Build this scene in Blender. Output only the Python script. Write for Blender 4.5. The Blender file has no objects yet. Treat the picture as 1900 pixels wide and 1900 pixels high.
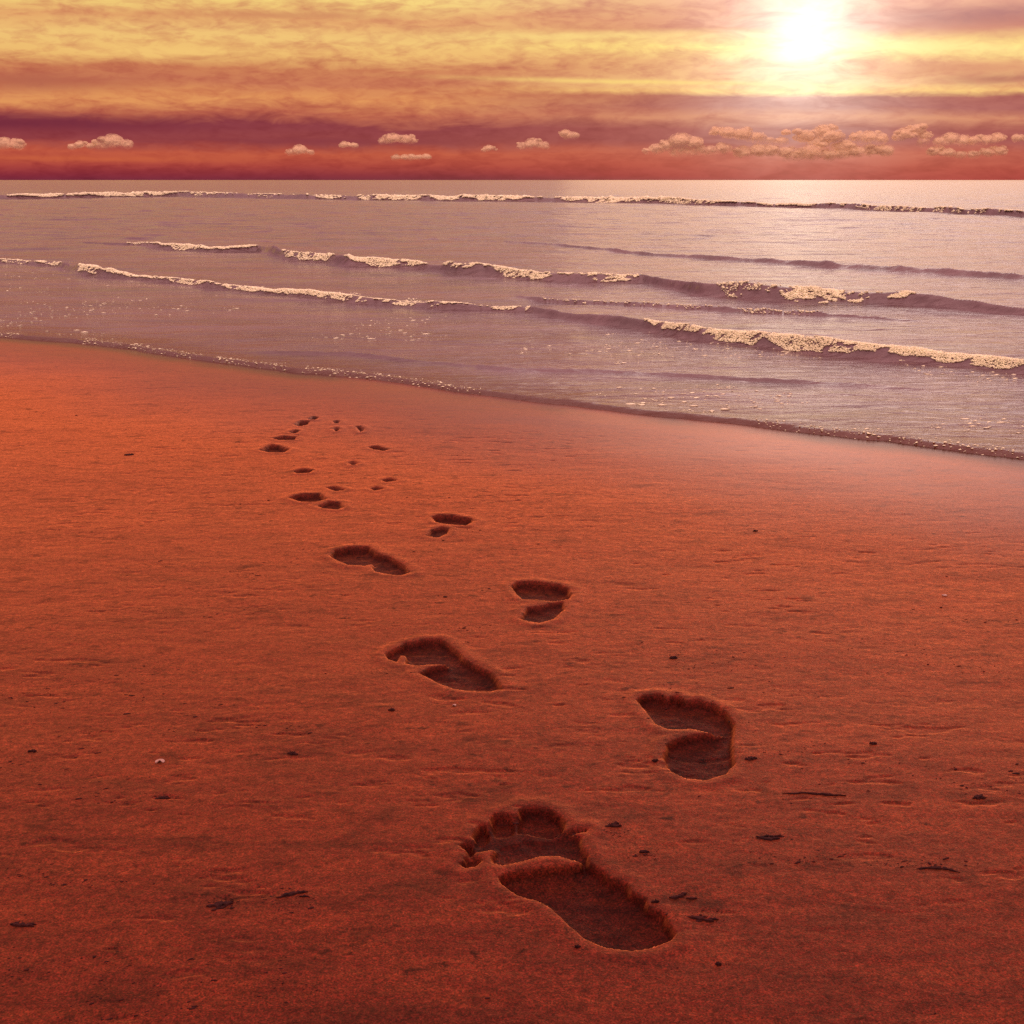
import bpy, math, random
import numpy as np
from mathutils import Vector, Matrix

sc = bpy.context.scene
C = sc.collection
R = math.radians
rng = np.random.default_rng(11)
random.seed(5)

# ------------------------------------------------------------------ camera
F = 2400.0                    # focal length in pixels of the 1900 px photograph
HOR = 334.0                   # row of the horizon
H = 0.78                      # camera height over the sand
PITCH = math.atan((950 - HOR) / F)
cam_d = bpy.data.cameras.new("camera")
cam_d.sensor_width = 36
cam_d.lens = 36 * F / 1900
cam_d.clip_start = 0.05
cam_d.clip_end = 200000
cam = bpy.data.objects.new("camera", cam_d)
C.objects.link(cam)
cam.location = (0, 0, H)
cam.rotation_euler = (math.pi / 2 - PITCH, 0, 0)
sc.camera = cam
sp, cp = math.sin(PITCH), math.cos(PITCH)


def ray(px, py):
    """world direction of a point measured in the photograph"""
    u = (np.asarray(px, float) - 950) / F
    v = (np.asarray(py, float) - 950) / F
    return u, cp - v * sp, -sp - v * cp


def ground(px, py):
    x, y, z = ray(px, py)
    k = -H / z
    return x * k, y * k


def azel(px, py):
    x, y, z = ray(px, py)
    return math.atan2(x, y), math.asin(z / math.sqrt(x * x + y * y + z * z))


# ------------------------------------------------------------------ view, sky, sun
sc.render.engine = 'CYCLES'
sc.view_settings.view_transform = 'Standard'
sc.view_settings.look = 'None'
sc.view_settings.exposure = 0
sc.view_settings.gamma = 1
sc.cycles.use_denoising = False
sc.cycles.max_bounces = 6
sc.cycles.diffuse_bounces = 3
sc.cycles.transparent_max_bounces = 12

SUN_AZ, SUN_EL = azel(1495, 62)
world = bpy.data.worlds.new("World")
sc.world = world
world.use_nodes = True


def lin(r, g, b):
    f = lambda c: (c / 255 / 12.92) if c / 255 <= 0.04045 else ((c / 255 + 0.055) / 1.055) ** 2.4
    return (f(r), f(g), f(b), 1)


class NT:
    """short hand for building node trees"""
    def __init__(self, tree):
        self.t = tree
        tree.nodes.clear()

    def n(self, typ, **kw):
        nd = self.t.nodes.new(typ)
        for k, v in kw.items():
            setattr(nd, k, v)
        return nd

    def l(self, a, b):
        self.t.links.new(a, b)

    def val(self, sock, v):
        if isinstance(v, bpy.types.NodeSocket):
            self.l(v, sock)
        else:
            sock.default_value = v

    def m(self, op, a, b=0.0, c=0.0, clamp=False):
        nd = self.n('ShaderNodeMath', operation=op, use_clamp=clamp)
        self.val(nd.inputs[0], a); self.val(nd.inputs[1], b); self.val(nd.inputs[2], c)
        return nd.outputs[0]

    def mix(self, fac, a, b, blend='MIX', clamp=False):
        nd = self.n('ShaderNodeMix', data_type='RGBA', blend_type=blend, clamp_result=clamp)
        self.val(nd.inputs[0], fac); self.val(nd.inputs[6], a); self.val(nd.inputs[7], b)
        return nd.outputs[2]

    def ramp(self, fac, stops, interp='LINEAR'):
        nd = self.n('ShaderNodeValToRGB')
        cr = nd.color_ramp
        cr.interpolation = interp
        while len(cr.elements) < len(stops):
            cr.elements.new(0.5)
        for e, (p, col) in zip(cr.elements, stops):
            e.position = p
            e.color = col if len(col) == 4 else (*col, 1)
        self.val(nd.inputs[0], fac)
        return nd.outputs[0]

    def noise(self, vec, scale, detail=3, rough=0.5, dist=0.0, out=0):
        nd = self.n('ShaderNodeTexNoise')
        self.val(nd.inputs['Vector'], vec)
        nd.inputs['Scale'].default_value = scale
        nd.inputs['Detail'].default_value = detail
        nd.inputs['Roughness'].default_value = rough
        nd.inputs['Distortion'].default_value = dist
        return nd.outputs[out]

    def vec(self, x, y, z=0.0):
        nd = self.n('ShaderNodeCombineXYZ')
        self.val(nd.inputs[0], x); self.val(nd.inputs[1], y); self.val(nd.inputs[2], z)
        return nd.outputs[0]

    def maprange(self, v, a, b, c=0.0, d=1.0, t='LINEAR'):
        nd = self.n('ShaderNodeMapRange', interpolation_type=t)
        self.val(nd.inputs['Value'], v)
        nd.inputs['From Min'].default_value = a; nd.inputs['From Max'].default_value = b
        nd.inputs['To Min'].default_value = c; nd.inputs['To Max'].default_value = d
        return nd.outputs['Result']


SKY_TOP = (0.78, 0.43, 0.41)       # unseen sky above the frame, toned for the light it casts
w = NT(world.node_tree)
tc = w.n('ShaderNodeTexCoord')
sep = w.n('ShaderNodeSeparateXYZ'); w.l(tc.outputs['Generated'], sep.inputs[0])
el = w.m('MULTIPLY', w.m('ARCSINE', sep.outputs[2]), 180 / math.pi)          # degrees
az = w.m('MULTIPLY', w.m('ARCTAN2', sep.outputs[0], sep.outputs[1]), 180 / math.pi)
# slow bending of the cloud sheets, long and thin
v1 = w.vec(w.m('MULTIPLY', az, 0.10), w.m('MULTIPLY', el, 0.55), 3.1)
v2 = w.vec(w.m('MULTIPLY', az, 0.42), w.m('MULTIPLY', el, 1.7), 9.0)
v3 = w.vec(w.m('MULTIPLY', az, 1.1), w.m('MULTIPLY', el, 3.2), 1.7)
n1 = w.m('SUBTRACT', w.noise(v1, 1.0, 4, 0.55, 0.4), 0.5)
n2 = w.m('SUBTRACT', w.noise(v2, 1.0, 6, 0.62, 0.8), 0.5)
n3 = w.m('SUBTRACT', w.noise(v3, 1.0, 5, 0.6, 0.5), 0.5)
calm = w.maprange(el, 0.1, 1.6, 0.08, 1.0, 'SMOOTHSTEP')
elw = w.m('ADD', el, w.m('MULTIPLY', calm, w.m('ADD', w.m('MULTIPLY', n1, 1.3), w.m('MULTIPLY', n2, 0.75))))
# elevation of a photograph row in the middle of the picture
E = lambda py: math.degrees(azel(950, py)[1])
EM = 12.0
stops_left = [(0.0, lin(118, 38, 60)), (E(325), lin(136, 40, 58)), (E(308), lin(172, 64, 60)), (E(285), lin(192, 84, 64)),
              (E(262), lin(150, 62, 68)), (E(232), lin(142, 54, 68)), (E(212), lin(190, 98, 76)), (E(188), lin(226, 146, 90)),
              (E(160), lin(202, 116, 84)), (E(135), lin(205, 122, 84)), (E(108), lin(236, 178, 108)), (E(70), lin(240, 188, 116)),
              (E(40), lin(228, 160, 104)), (E(0), lin(246, 208, 122)), (8.4, lin(240, 190, 120)), (12.0, lin(206, 126, 146))]
stops_right = [(0.0, lin(136, 48, 66)), (E(322), lin(164, 50, 62)), (E(300), lin(176, 66, 66)), (E(275), lin(188, 88, 78)),
               (E(255), lin(158, 72, 80)), (E(235), lin(160, 72, 78)), (E(212), lin(206, 128, 100)), (E(195), lin(166, 84, 88)),
               (E(176), lin(168, 84, 82)), (E(166), lin(246, 196, 116)), (E(150), lin(236, 176, 120)), (E(110), lin(226, 160, 106)),
               (E(85), lin(250, 214, 118)), (E(50), lin(206, 120, 90)), (8.4, lin(228, 160, 120)), (12.0, lin(206, 126, 146))]
mk = lambda st: [(max(0.0, min(1.0, e / EM)), c) for e, c in st]
fac = w.m('DIVIDE', elw, EM)
fac_r = w.m('DIVIDE', w.m('ADD', el, w.m('MULTIPLY', calm, w.m('ADD', w.m('MULTIPLY', n1, 0.55), w.m('MULTIPLY', n2, 0.30)))), EM)
left = w.ramp(fac, mk(stops_left))
right = w.ramp(w.m('ADD', fac_r, w.maprange(az, 0, 22, 0.0, 0.028)), mk(stops_right))
side = w.maprange(w.m('ADD', az, w.m('MULTIPLY', n1, 10)), -6, 10, 0, 1, 'SMOOTHSTEP')
base = w.mix(side, left, right)
# mottling inside the sheets
mott = w.m('ADD', 1.0, w.m('ADD', w.m('MULTIPLY', n3, 1.0), w.m('MULTIPLY', n2, 0.9)))
mott = w.m('MINIMUM', w.m('MAXIMUM', mott, 0.3), 1.12)
mc = w.vec(w.m('POWER', mott, 0.55), w.m('POWER', mott, 1.25), w.m('POWER', mott, 0.75))   # thicker cloud is redder, not grey
mv = w.n('ShaderNodeVectorMath', operation='MULTIPLY'); w.l(base, mv.inputs[0]); w.l(mc, mv.inputs[1])
base = mv.outputs[0]
# bright thin slits where the sun comes between two sheets, and dark sheets: (px, py, half width deg, half height deg, colour, gain)
def patch(cur, px, py, sx, sy, col, gain, tilt=0.0, wob=0.25):
    a0, e0 = azel(px, py)
    a0, e0 = math.degrees(a0), math.degrees(e0)
    dx = w.m('SUBTRACT', az, a0)
    dy = w.m('SUBTRACT', w.m('ADD', el, w.m('MULTIPLY', n2, wob)), w.m('ADD', e0, w.m('MULTIPLY', dx, tilt)))
    r2 = w.m('ADD', w.m('POWER', w.m('ABSOLUTE', w.m('DIVIDE', dx, sx)), 2.0), w.m('POWER', w.m('ABSOLUTE', w.m('DIVIDE', dy, sy)), 2.0))
    g = w.m('MULTIPLY', w.m('EXPONENT', w.m('MULTIPLY', r2, -1.0)), w.m('ADD', gain, w.m('MULTIPLY', n3, gain * 1.2)), clamp=True)
    return w.mix(g, cur, col)
base = patch(base, 1180, 152, 6.5, 0.10, lin(250, 212, 118), 0.8, -0.025, 0.12)
base = patch(base, 1760, 88, 4.5, 0.28, lin(255, 226, 136), 0.95, -0.06)
base = patch(base, 1080, 66, 6.0, 0.15, lin(255, 222, 130), 0.6, 0.0)
base = patch(base, 1830, 28, 5.0, 0.42, lin(160, 76, 78), 0.95, 0.0)
base = patch(base, 1790, 128, 4.0, 0.22, lin(214, 140, 100), 0.7, 0.0)
base = patch(base, 1870, 146, 2.5, 0.2, lin(168, 84, 78), 0.8, 0.0)
base = patch(base, 520, 28, 4.5, 0.15, lin(212, 140, 96), 0.7)
base = patch(base, 330, 95, 4.0, 0.25, lin(252, 206, 122), 0.6)
base = patch(base, 60, 150, 4.0, 0.35, lin(184, 100, 78), 0.8)
base = patch(base, 40, 228, 7.0, 0.32, lin(120, 40, 62), 0.9)
base = patch(base, 620, 262, 7.0, 0.14, lin(136, 50, 66), 0.7)
base = patch(base, 150, 294, 6.0, 0.14, lin(206, 98, 64), 0.7)
# above the frame
up = w.maprange(el, 9, 26, 0, 1, 'SMOOTHSTEP')
upn = w.noise(w.vec(w.m('MULTIPLY', az, 0.05), w.m('MULTIPLY', el, 0.10), 2.0), 1.0, 5, 0.55)
top = w.n('ShaderNodeVectorMath', operation='SCALE'); top.inputs[0].default_value = SKY_TOP
back = w.maprange(sep.outputs[1], -0.6, 0.6, 1.0, 1.0, 'SMOOTHSTEP')          # sky behind the camera kept as bright, unseen fill for foam and clouds
zen = w.maprange(el, 25, 65, 0.0, 1.0, 'SMOOTHSTEP')
gain = w.m('ADD', w.m('MULTIPLY', back, w.m('SUBTRACT', 1.0, zen)), w.m('MULTIPLY', zen, 3.6))  # zenith gain added out of view to light foam and cloud tops
w.l(w.m('MULTIPLY', w.maprange(upn, 0.3, 0.7, 0.75, 1.25), gain), top.inputs['Scale'])
base = w.mix(up, base, top.outputs[0])
# the sun behind thin cloud: a white core and a wide warm halo, broken by the sheets
sd = Vector((math.sin(SUN_AZ) * math.cos(SUN_EL), math.cos(SUN_AZ) * math.cos(SUN_EL), math.sin(SUN_EL)))
dot = w.n('ShaderNodeVectorMath', operation='DOT_PRODUCT'); w.l(tc.outputs['Generated'], dot.inputs[0]); dot.inputs[1].default_value = sd
ang = w.m('MULTIPLY', w.m('ARCCOSINE', w.m('MINIMUM', dot.outputs['Value'], 1.0)), 180 / math.pi)
gauss = lambda s: w.m('EXPONENT', w.m('MULTIPLY', w.m('POWER', w.m('DIVIDE', ang, s), 2.0), -1.0))
core = w.m('MULTIPLY', gauss(1.9), 0.35)
halo = w.m('MULTIPLY', w.m('ADD', w.m('MULTIPLY', gauss(3.7), 0.58), w.m('MULTIPLY', gauss(1.0), 0.35)), w.m('ADD', 1.0, w.m('MULTIPLY', n2, 1.8)))
wide = w.m('MULTIPLY', w.m('EXPONENT', w.m('DIVIDE', ang, -5.0)), 0.04)
def scaled(col, f):
    s = w.n('ShaderNodeVectorMath', operation='SCALE'); s.inputs[0].default_value = col; w.l(f, s.inputs['Scale']); return s.outputs[0]
def add(a, b):
    s = w.n('ShaderNodeVectorMath', operation='ADD'); w.l(a, s.inputs[0]); w.l(b, s.inputs[1]); return s.outputs[0]
# added glow above the frame, unseen, to brighten the water under the sun
hi = w.m('MULTIPLY', w.m('EXPONENT', w.m('MULTIPLY', w.m('ADD', w.m('POWER', w.m('ABSOLUTE', w.m('DIVIDE', w.m('SUBTRACT', az, 18.0), 15.0)), 2.0),
      w.m('POWER', w.m('ABSOLUTE', w.m('DIVIDE', w.m('SUBTRACT', el, 17.0), 6.5)), 2.0)), -1.0)), 2.5)
base = add(base, scaled((1.0, 0.85, 0.76), hi))
glow = add(scaled((1, 0.96, 0.86), core), add(scaled((1.0, 0.93, 0.78), halo), scaled((0.9, 0.62, 0.62), wide)))
sky = w.n('ShaderNodeTexSky', sky_type='NISHITA')
sky.sun_disc = False
sky.sun_elevation = SUN_EL
sky.sun_rotation = SUN_AZ
bg1 = w.n('ShaderNodeBackground'); w.l(sky.outputs[0], bg1.inputs[0]); bg1.inputs[1].default_value = 0.0012
bg2 = w.n('ShaderNodeBackground'); w.l(add(base, glow), bg2.inputs[0]); bg2.inputs[1].default_value = 0.93
ads = w.n('ShaderNodeAddShader'); w.l(bg1.outputs[0], ads.inputs[0]); w.l(bg2.outputs[0], ads.inputs[1])
wo = w.n('ShaderNodeOutputWorld'); w.l(ads.outputs[0], wo.inputs[0])
world.cycles.sampling_method = 'MANUAL'
world.cycles.sample_map_resolution = 1024

sun_d = bpy.data.lights.new("sun", 'SUN')
sun_d.energy = 0.045      # the disc is veiled by cloud
sun_d.angle = R(20.0)
sun_d.color = (1.0, 0.66, 0.36)
sun = bpy.data.objects.new("sun", sun_d)
C.objects.link(sun)
sun.rotation_euler = (-sd).to_track_quat('-Z', 'Y').to_euler()
sun.location = sd * 30

# ------------------------------------------------------------------ helpers
def hash2(ix, iy, seed):
    n = (ix.astype(np.int64) * 374761393 + iy.astype(np.int64) * 668265263 + seed * 1442695041) & 0xFFFFFFFF
    n = ((n ^ (n >> 13)) * 1274126177) & 0xFFFFFFFF
    n = n ^ (n >> 16)
    return (n & 0xFFFFFF) / float(0xFFFFFF)


def vnoise(x, y, seed=0):
    ix = np.floor(x); iy = np.floor(y)
    fx = x - ix; fy = y - iy
    fx = fx * fx * fx * (fx * (fx * 6 - 15) + 10); fy = fy * fy * fy * (fy * (fy * 6 - 15) + 10)
    a = hash2(ix, iy, seed); b = hash2(ix + 1, iy, seed)
    c = hash2(ix, iy + 1, seed); d = hash2(ix + 1, iy + 1, seed)
    return (a + (b - a) * fx) * (1 - fy) + (c + (d - c) * fx) * fy


def fbm(x, y, octaves=4, seed=0, gain=0.5):
    s = 0; a = 1; t = 0
    for o in range(octaves):
        ca, sa = math.cos(o * 1.1), math.sin(o * 1.1)
        s = s + a * vnoise(x * ca - y * sa + o * 17.3, x * sa + y * ca - o * 9.1, seed + o)
        t += a; a *= gain; x = x * 2.03; y = y * 2.03
    return s / t - 0.5


def smooth(e0, e1, x):
    t = np.clip((x - e0) / (e1 - e0), 0, 1)
    return t * t * (3 - 2 * t)


def interp_ext(x, xs, ys, damp=0.45):
    """linear interpolation that runs on past both ends with a damped slope"""
    o = np.argsort(xs); xs = np.asarray(xs)[o]; ys = np.asarray(ys)[o]
    r = np.interp(x, xs, ys)
    n = min(3, len(xs) - 1)
    sl = (ys[n] - ys[0]) / (xs[n] - xs[0]); sr = (ys[-1] - ys[-1 - n]) / (xs[-1] - xs[-1 - n])
    r = np.where(x < xs[0], ys[0] + (x - xs[0]) * sl * damp, r)
    r = np.where(x > xs[-1], ys[-1] + (x - xs[-1]) * sr * damp, r)
    return r


def poly_sdf(px, py, poly):
    """signed distance to a closed polygon, negative inside"""
    poly = np.asarray(poly, float)
    d = np.full(px.shape, 1e9); inside = np.zeros(px.shape, bool)
    n = len(poly)
    for i in range(n):
        ax, ay = poly[i]; bx, by = poly[(i + 1) % n]
        ex, ey = bx - ax, by - ay
        t = np.clip(((px - ax) * ex + (py - ay) * ey) / (ex * ex + ey * ey + 1e-12), 0, 1)
        d = np.minimum(d, (px - ax - ex * t) ** 2 + (py - ay - ey * t) ** 2)
        c = ((ay > py) != (by > py)) & (px < (bx - ax) * (py - ay) / (by - ay + 1e-12) + ax)
        inside ^= c
    d = np.sqrt(d)
    return np.where(inside, -d, d)


def link(name, me, mat=None, parent=None, loc=None):
    o = bpy.data.objects.new(name, me)
    C.objects.link(o)
    if mat is not None:
        me.materials.append(mat)
    if parent is not None:
        o.parent = parent
    if loc is not None:
        o.location = loc
    return o


def mesh_np(name, co, faces, attrs=None, smooth_sh=True):
    """co (n,3), faces (m,k) with one k"""
    me = bpy.data.meshes.new(name)
    n, m, k = len(co), len(faces), faces.shape[1]
    me.vertices.add(n); me.vertices.foreach_set("co", np.ascontiguousarray(co, np.float32).ravel())
    me.loops.add(m * k); me.loops.foreach_set("vertex_index", np.ascontiguousarray(faces, np.int32).ravel())
    me.polygons.add(m)
    me.polygons.foreach_set("loop_start", np.arange(0, m * k, k, dtype=np.int32))
    me.update(calc_edges=True)
    if smooth_sh:
        me.polygons.foreach_set("use_smooth", np.ones(m, bool))
    for an, av in (attrs or {}).items():
        a = me.attributes.new(an, 'FLOAT', 'POINT')
        a.data.foreach_set("value", np.ascontiguousarray(av, np.float32))
    me.validate()
    return me


def tag(o, label, cat, group=None, kind=None):
    if label: o["label"] = label
    if cat: o["category"] = cat
    if group: o["group"] = group
    if kind: o["kind"] = kind
    return o


def split_grid(X, Y, Z, owner, attrs):
    """cut one height field into one mesh per owner id (faces keep the shared edge)"""
    nr, nc = X.shape
    idx = np.arange(nr * nc).reshape(nr, nc)
    f = np.stack([idx[:-1, :-1], idx[:-1, 1:], idx[1:, 1:], idx[1:, :-1]], -1).reshape(-1, 4)
    own = owner.ravel()[f].max(1)
    co = np.stack([X.ravel(), Y.ravel(), Z.ravel()], 1)
    out = {}
    for k in np.unique(own):
        if k == -9:
            continue
        ff = f[own == k]
        u, inv = np.unique(ff, return_inverse=True)
        inv = inv.reshape(ff.shape)
        out[int(k)] = (co[u], inv, {a: v.ravel()[u] for a, v in attrs.items()})
    return out


def axis(dense_lo, dense_hi, n_dense, far_lo, far_hi, n_far):
    mid = np.linspace(dense_lo, dense_hi, n_dense)
    st = mid[1] - mid[0]
    def run(start, end, n):
        L = abs(end - start); q = 1.5
        g = np.linspace(0, 1, n + 1)[1:] ** q
        return start + np.sign(end - start) * g * L
    return np.concatenate([run(dense_lo, far_lo, n_far)[::-1], mid, run(dense_hi, far_hi, n_far)])


# ------------------------------------------------------------------ shoreline
shore_px = [(0, 624), (120, 633), (230, 644), (330, 660), (430, 672), (560, 690), (700, 704), (860, 727), (1000, 744),
            (1200, 768), (1350, 783), (1500, 800), (1640, 812), (1780, 832), (1900, 848)]
sx, sy = ground([p[0] for p in shore_px], [p[1] for p in shore_px])


def shore_s(x, y):
    """metres seaward of the water's edge"""
    d = interp_ext(x, sx, sy)
    wob = 0.10 * fbm(x * 1.6, x * 0 + 3.3, 4, 5) + 0.03 * fbm(x * 9, x * 0 + 8.3, 3, 15)
    return (y - d - wob) * 0.87


# ------------------------------------------------------------------ footprints: outlines measured on crops of the photograph
def crop(ox, oy, k):
    return lambda pts: np.stack(ground([ox + p[0] * k for p in pts], [oy + p[1] * k for p in pts]), 1)
cA = crop(780, 1450, 600 / 1900)
cB = crop(650, 1050, 800 / 1900)
cC = crop(400, 720, 750 / 1900)
# every print: (label, depth, [(outline, relative depth, wall softness)])
prints = [
    ("largest barefoot print with all five toes, nearest at bottom centre", 0.024, [
        (cA([(575, 178), (610, 160), (680, 155), (760, 175), (825, 212), (848, 262), (852, 295), (770, 325), (690, 315), (600, 300), (560, 290)]), 1.0, .010),
        (cA([(402, 232), (430, 203), (480, 196), (530, 206), (558, 240), (560, 300), (500, 320), (440, 318), (410, 275)]), .9, .008),
        (cA([(325, 285), (350, 258), (395, 262), (418, 300), (410, 345), (365, 375), (330, 360), (303, 338)]), .85, .007),
        (cA([(228, 388), (268, 363), (308, 368), (335, 402), (330, 436), (290, 440), (262, 415)]), .8, .006),
        (cA([(222, 495), (255, 478), (250, 455), (300, 448), (352, 458), (362, 480), (320, 512), (262, 515)]), .7, .006),
        (cA([(405, 452), (432, 412), (450, 372), (500, 355), (560, 345), (600, 318), (700, 330), (800, 325), (870, 305), (938, 340), (962, 405), (990, 452),
             (940, 486), (870, 474), (800, 452), (700, 455), (600, 480), (480, 505), (420, 488)]), .68, .016),
        (cA([(452, 572), (500, 545), (600, 524), (750, 506), (860, 498), (925, 492), (935, 440), (985, 436), (1000, 488), (1080, 538), (1108, 566), (1212, 604),
             (1250, 650), (1335, 692), (1352, 742), (1440, 788), (1512, 896), (1480, 934), (1350, 990), (1250, 1000), (1100, 975), (960, 922), (870, 850),
             (820, 800), (750, 745), (680, 702), (600, 684), (520, 652), (466, 612)]), 1.0, .020),
        (cA([(402, 240), (480, 230), (600, 190), (740, 200), (850, 300), (930, 345), (900, 440), (700, 440), (470, 480), (430, 420), (330, 430), (300, 470), (255, 440), (280, 400), (370, 300)]), .42, .014),
        (cA([(850, 302), (900, 292), (988, 290), (975, 308), (905, 318), (860, 322)]), .5, .006)]),
    ("deep right foot print with a round heel, right of the largest print", 0.023, [
        (cB([(1262, 598), (1290, 580), (1360, 572), (1395, 590), (1440, 578), (1482, 600), (1530, 595), (1600, 615), (1660, 650), (1697, 700), (1690, 735),
             (1600, 745), (1500, 725), (1400, 730), (1345, 704), (1310, 664), (1285, 632)]), .95, .012),
        (cB([(1378, 850), (1395, 795), (1440, 768), (1540, 752), (1620, 742), (1697, 712), (1690, 800), (1698, 880), (1650, 928), (1560, 952), (1480, 945), (1420, 920), (1390, 890)]), .95, .024)]),
    ("left foot print with a hooked little toe and slanting heel", 0.021, [
        (cB([(155, 390), (190, 365), (240, 342), (290, 335), (330, 325), (400, 325), (440, 350), (480, 385), (505, 412), (470, 440), (400, 436), (290, 440),
             (240, 432), (242, 398), (222, 392), (205, 424), (166, 412)]), .9, .010),
        (cB([(300, 478), (345, 452), (420, 438), (470, 400), (500, 408), (560, 445), (620, 475), (650, 505), (668, 548), (620, 560), (540, 558), (450, 550), (390, 522), (335, 492)]), 1.0, .018)]),
    ("right foot print with a straight toe edge and faint heel, in mid beach", 0.022, [
        (cB([(708, 92), (730, 75), (800, 73), (850, 78), (920, 88), (965, 105), (977, 130), (962, 152), (900, 162), (830, 155), (760, 152), (735, 130)]), 1.0, .014),
        (cB([(748, 236), (780, 190), (840, 182), (900, 168), (945, 160), (940, 200), (900, 236), (830, 256), (785, 246)]), .75, .022)]),
    ("curved left foot print whose toes and heel form one dark S", 0.022, [
        (cC([(535, 790), (560, 765), (620, 755), (720, 750), (752, 775), (800, 795), (760, 828), (700, 836), (620, 834), (575, 815)]), 1.0, .012),
        (cC([(735, 842), (760, 800), (800, 792), (850, 815), (900, 845), (912, 870), (870, 884), (800, 876), (750, 865)]), .95, .016)]),
    ("right foot print of a slim bar above a small round heel", 0.022, [
        (cC([(1015, 612), (1040, 602), (1120, 605), (1200, 620), (1213, 632), (1180, 653), (1100, 648), (1040, 636)]), 1.0, .014),
        (cC([(988, 700), (1010, 675), (1060, 658), (1100, 668), (1090, 692), (1040, 706)]), .8, .020)]),
    ("left foot print drawn out into two joined smears", 0.022, [
        (cC([(342, 517), (400, 500), (490, 498), (522, 525), (470, 536), (400, 536)]), 1.0, .014),
        (cC([(475, 556), (530, 534), (590, 540), (602, 562), (570, 573), (510, 566)]), .8, .018)]),
    ("broad dark print at the left end of the far footprints", 0.024, [(cC([(205, 296), (260, 268), (300, 272), (346, 290), (320, 306), (250, 305)]), 1.0, .02)]),
    ("thin flat print just above the broad dark far print", 0.02, [(cC([(268, 239), (320, 227), (378, 232), (372, 244), (300, 246)]), 1.0, .02)]),
    ("far print second from the sea in the left file", 0.024, [(cC([(368, 174), (400, 156), (442, 159), (432, 175), (390, 182)]), 1.0, .02)]),
    ("print closest to the sea at the tip of the left file", 0.022, [(cC([(432, 146), (460, 134), (486, 139), (466, 153)]), 1.0, .02)]),
    ("tiny faint print between the thin flat one and the two nearest the sea", 0.018, [(cC([(345, 211), (375, 199), (396, 206), (370, 216)]), 1.0, .02)]),
    ("upper of two small dots in the far middle of the trail", 0.02, [(cC([(553, 160), (572, 154), (584, 160), (580, 169), (560, 170)]), 1.0, .016)]),
    ("lower of two small dots in the far middle of the trail", 0.02, [(cC([(553, 196), (570, 189), (584, 198), (566, 206)]), 1.0, .016)]),
    ("small slanted print far right at the end of the trail near the sea", 0.02, [(cC([(658, 184), (685, 182), (699, 197), (682, 208)]), 1.0, .016)]),
    ("slim far print alone on the right below the small slanted one", 0.022, [(cC([(720, 275), (760, 269), (817, 287), (790, 294), (740, 286)]), 1.0, .018)]),
    ("slim shallow print alone between the broad dark one and the two joined smears", 0.018, [(cC([(368, 391), (410, 380), (457, 386), (440, 398), (380, 399)]), 1.0, .018)]),
    ("upper right of two short dashes above the slim bar print", 0.018, [(cC([(780, 435), (820, 426), (860, 437), (800, 443)]), 1.0, .018)]),
    ("lower left of two short dashes above the slim bar print", 0.016, [(cC([(723, 476), (760, 467), (791, 477), (745, 486)]), 1.0, .018)]),
    ("shallow reddish print just right of the two joined smears", 0.013, [(cC([(518, 469), (560, 462), (612, 482), (570, 487)]), 1.0, .02)]),
    ("faintest print in the middle of the trail, under the small dots", 0.012, [(cC([(622, 352), (650, 344), (670, 354), (645, 361)]), 1.0, .016)]),
]

# ------------------------------------------------------------------ sand height field
rows = np.concatenate([np.linspace(-14, 0.2, 30)[:-1], np.linspace(0.2, 0.85, 60)[:-1],
                       np.exp(np.linspace(math.log(0.85), math.log(7.6), 1300)),
                       np.exp(np.linspace(math.log(7.65), math.log(400), 120))])
U = axis(-0.44, 0.44, 860, -22, 22, 60)
Sr = np.sqrt(rows ** 2 + 0.5)
X = U[None, :] * Sr[:, None]
Y = np.repeat(rows[:, None], len(U), 1)
S = shore_s(X, Y)
near = smooth(14, 7, np.abs(Y)) * smooth(-0.5, 0.5, Y)
Z = 0.010 * fbm(X * 0.9, Y * 1.3, 3, 21) + 0.0022 * fbm(X * 5, Y * 9, 3, 31) + near * 0.0010 * fbm(X * 20, Y * 42, 3, 41, .6)
pit = fbm(X * 18 + 4, Y * 52, 3, 61, .6)
patchy = smooth(-0.02, 0.20, fbm(X * 2.2, Y * 3.0, 3, 71))
Z -= near * 0.0012 * smooth(0.16, 0.30, pit) * (0.25 + patchy)
Z *= smooth(0.1, -0.9, S) * 0.9 + 0.1
Z += -0.05 * smooth(0.0, 2.0, S) - 0.035 * np.clip(S, 0, 60) - 0.004 * smooth(-0.3, 0.1, S)
owner = np.full(X.shape, -1, int)
damp_shade = np.zeros(X.shape)
centers = []
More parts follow.
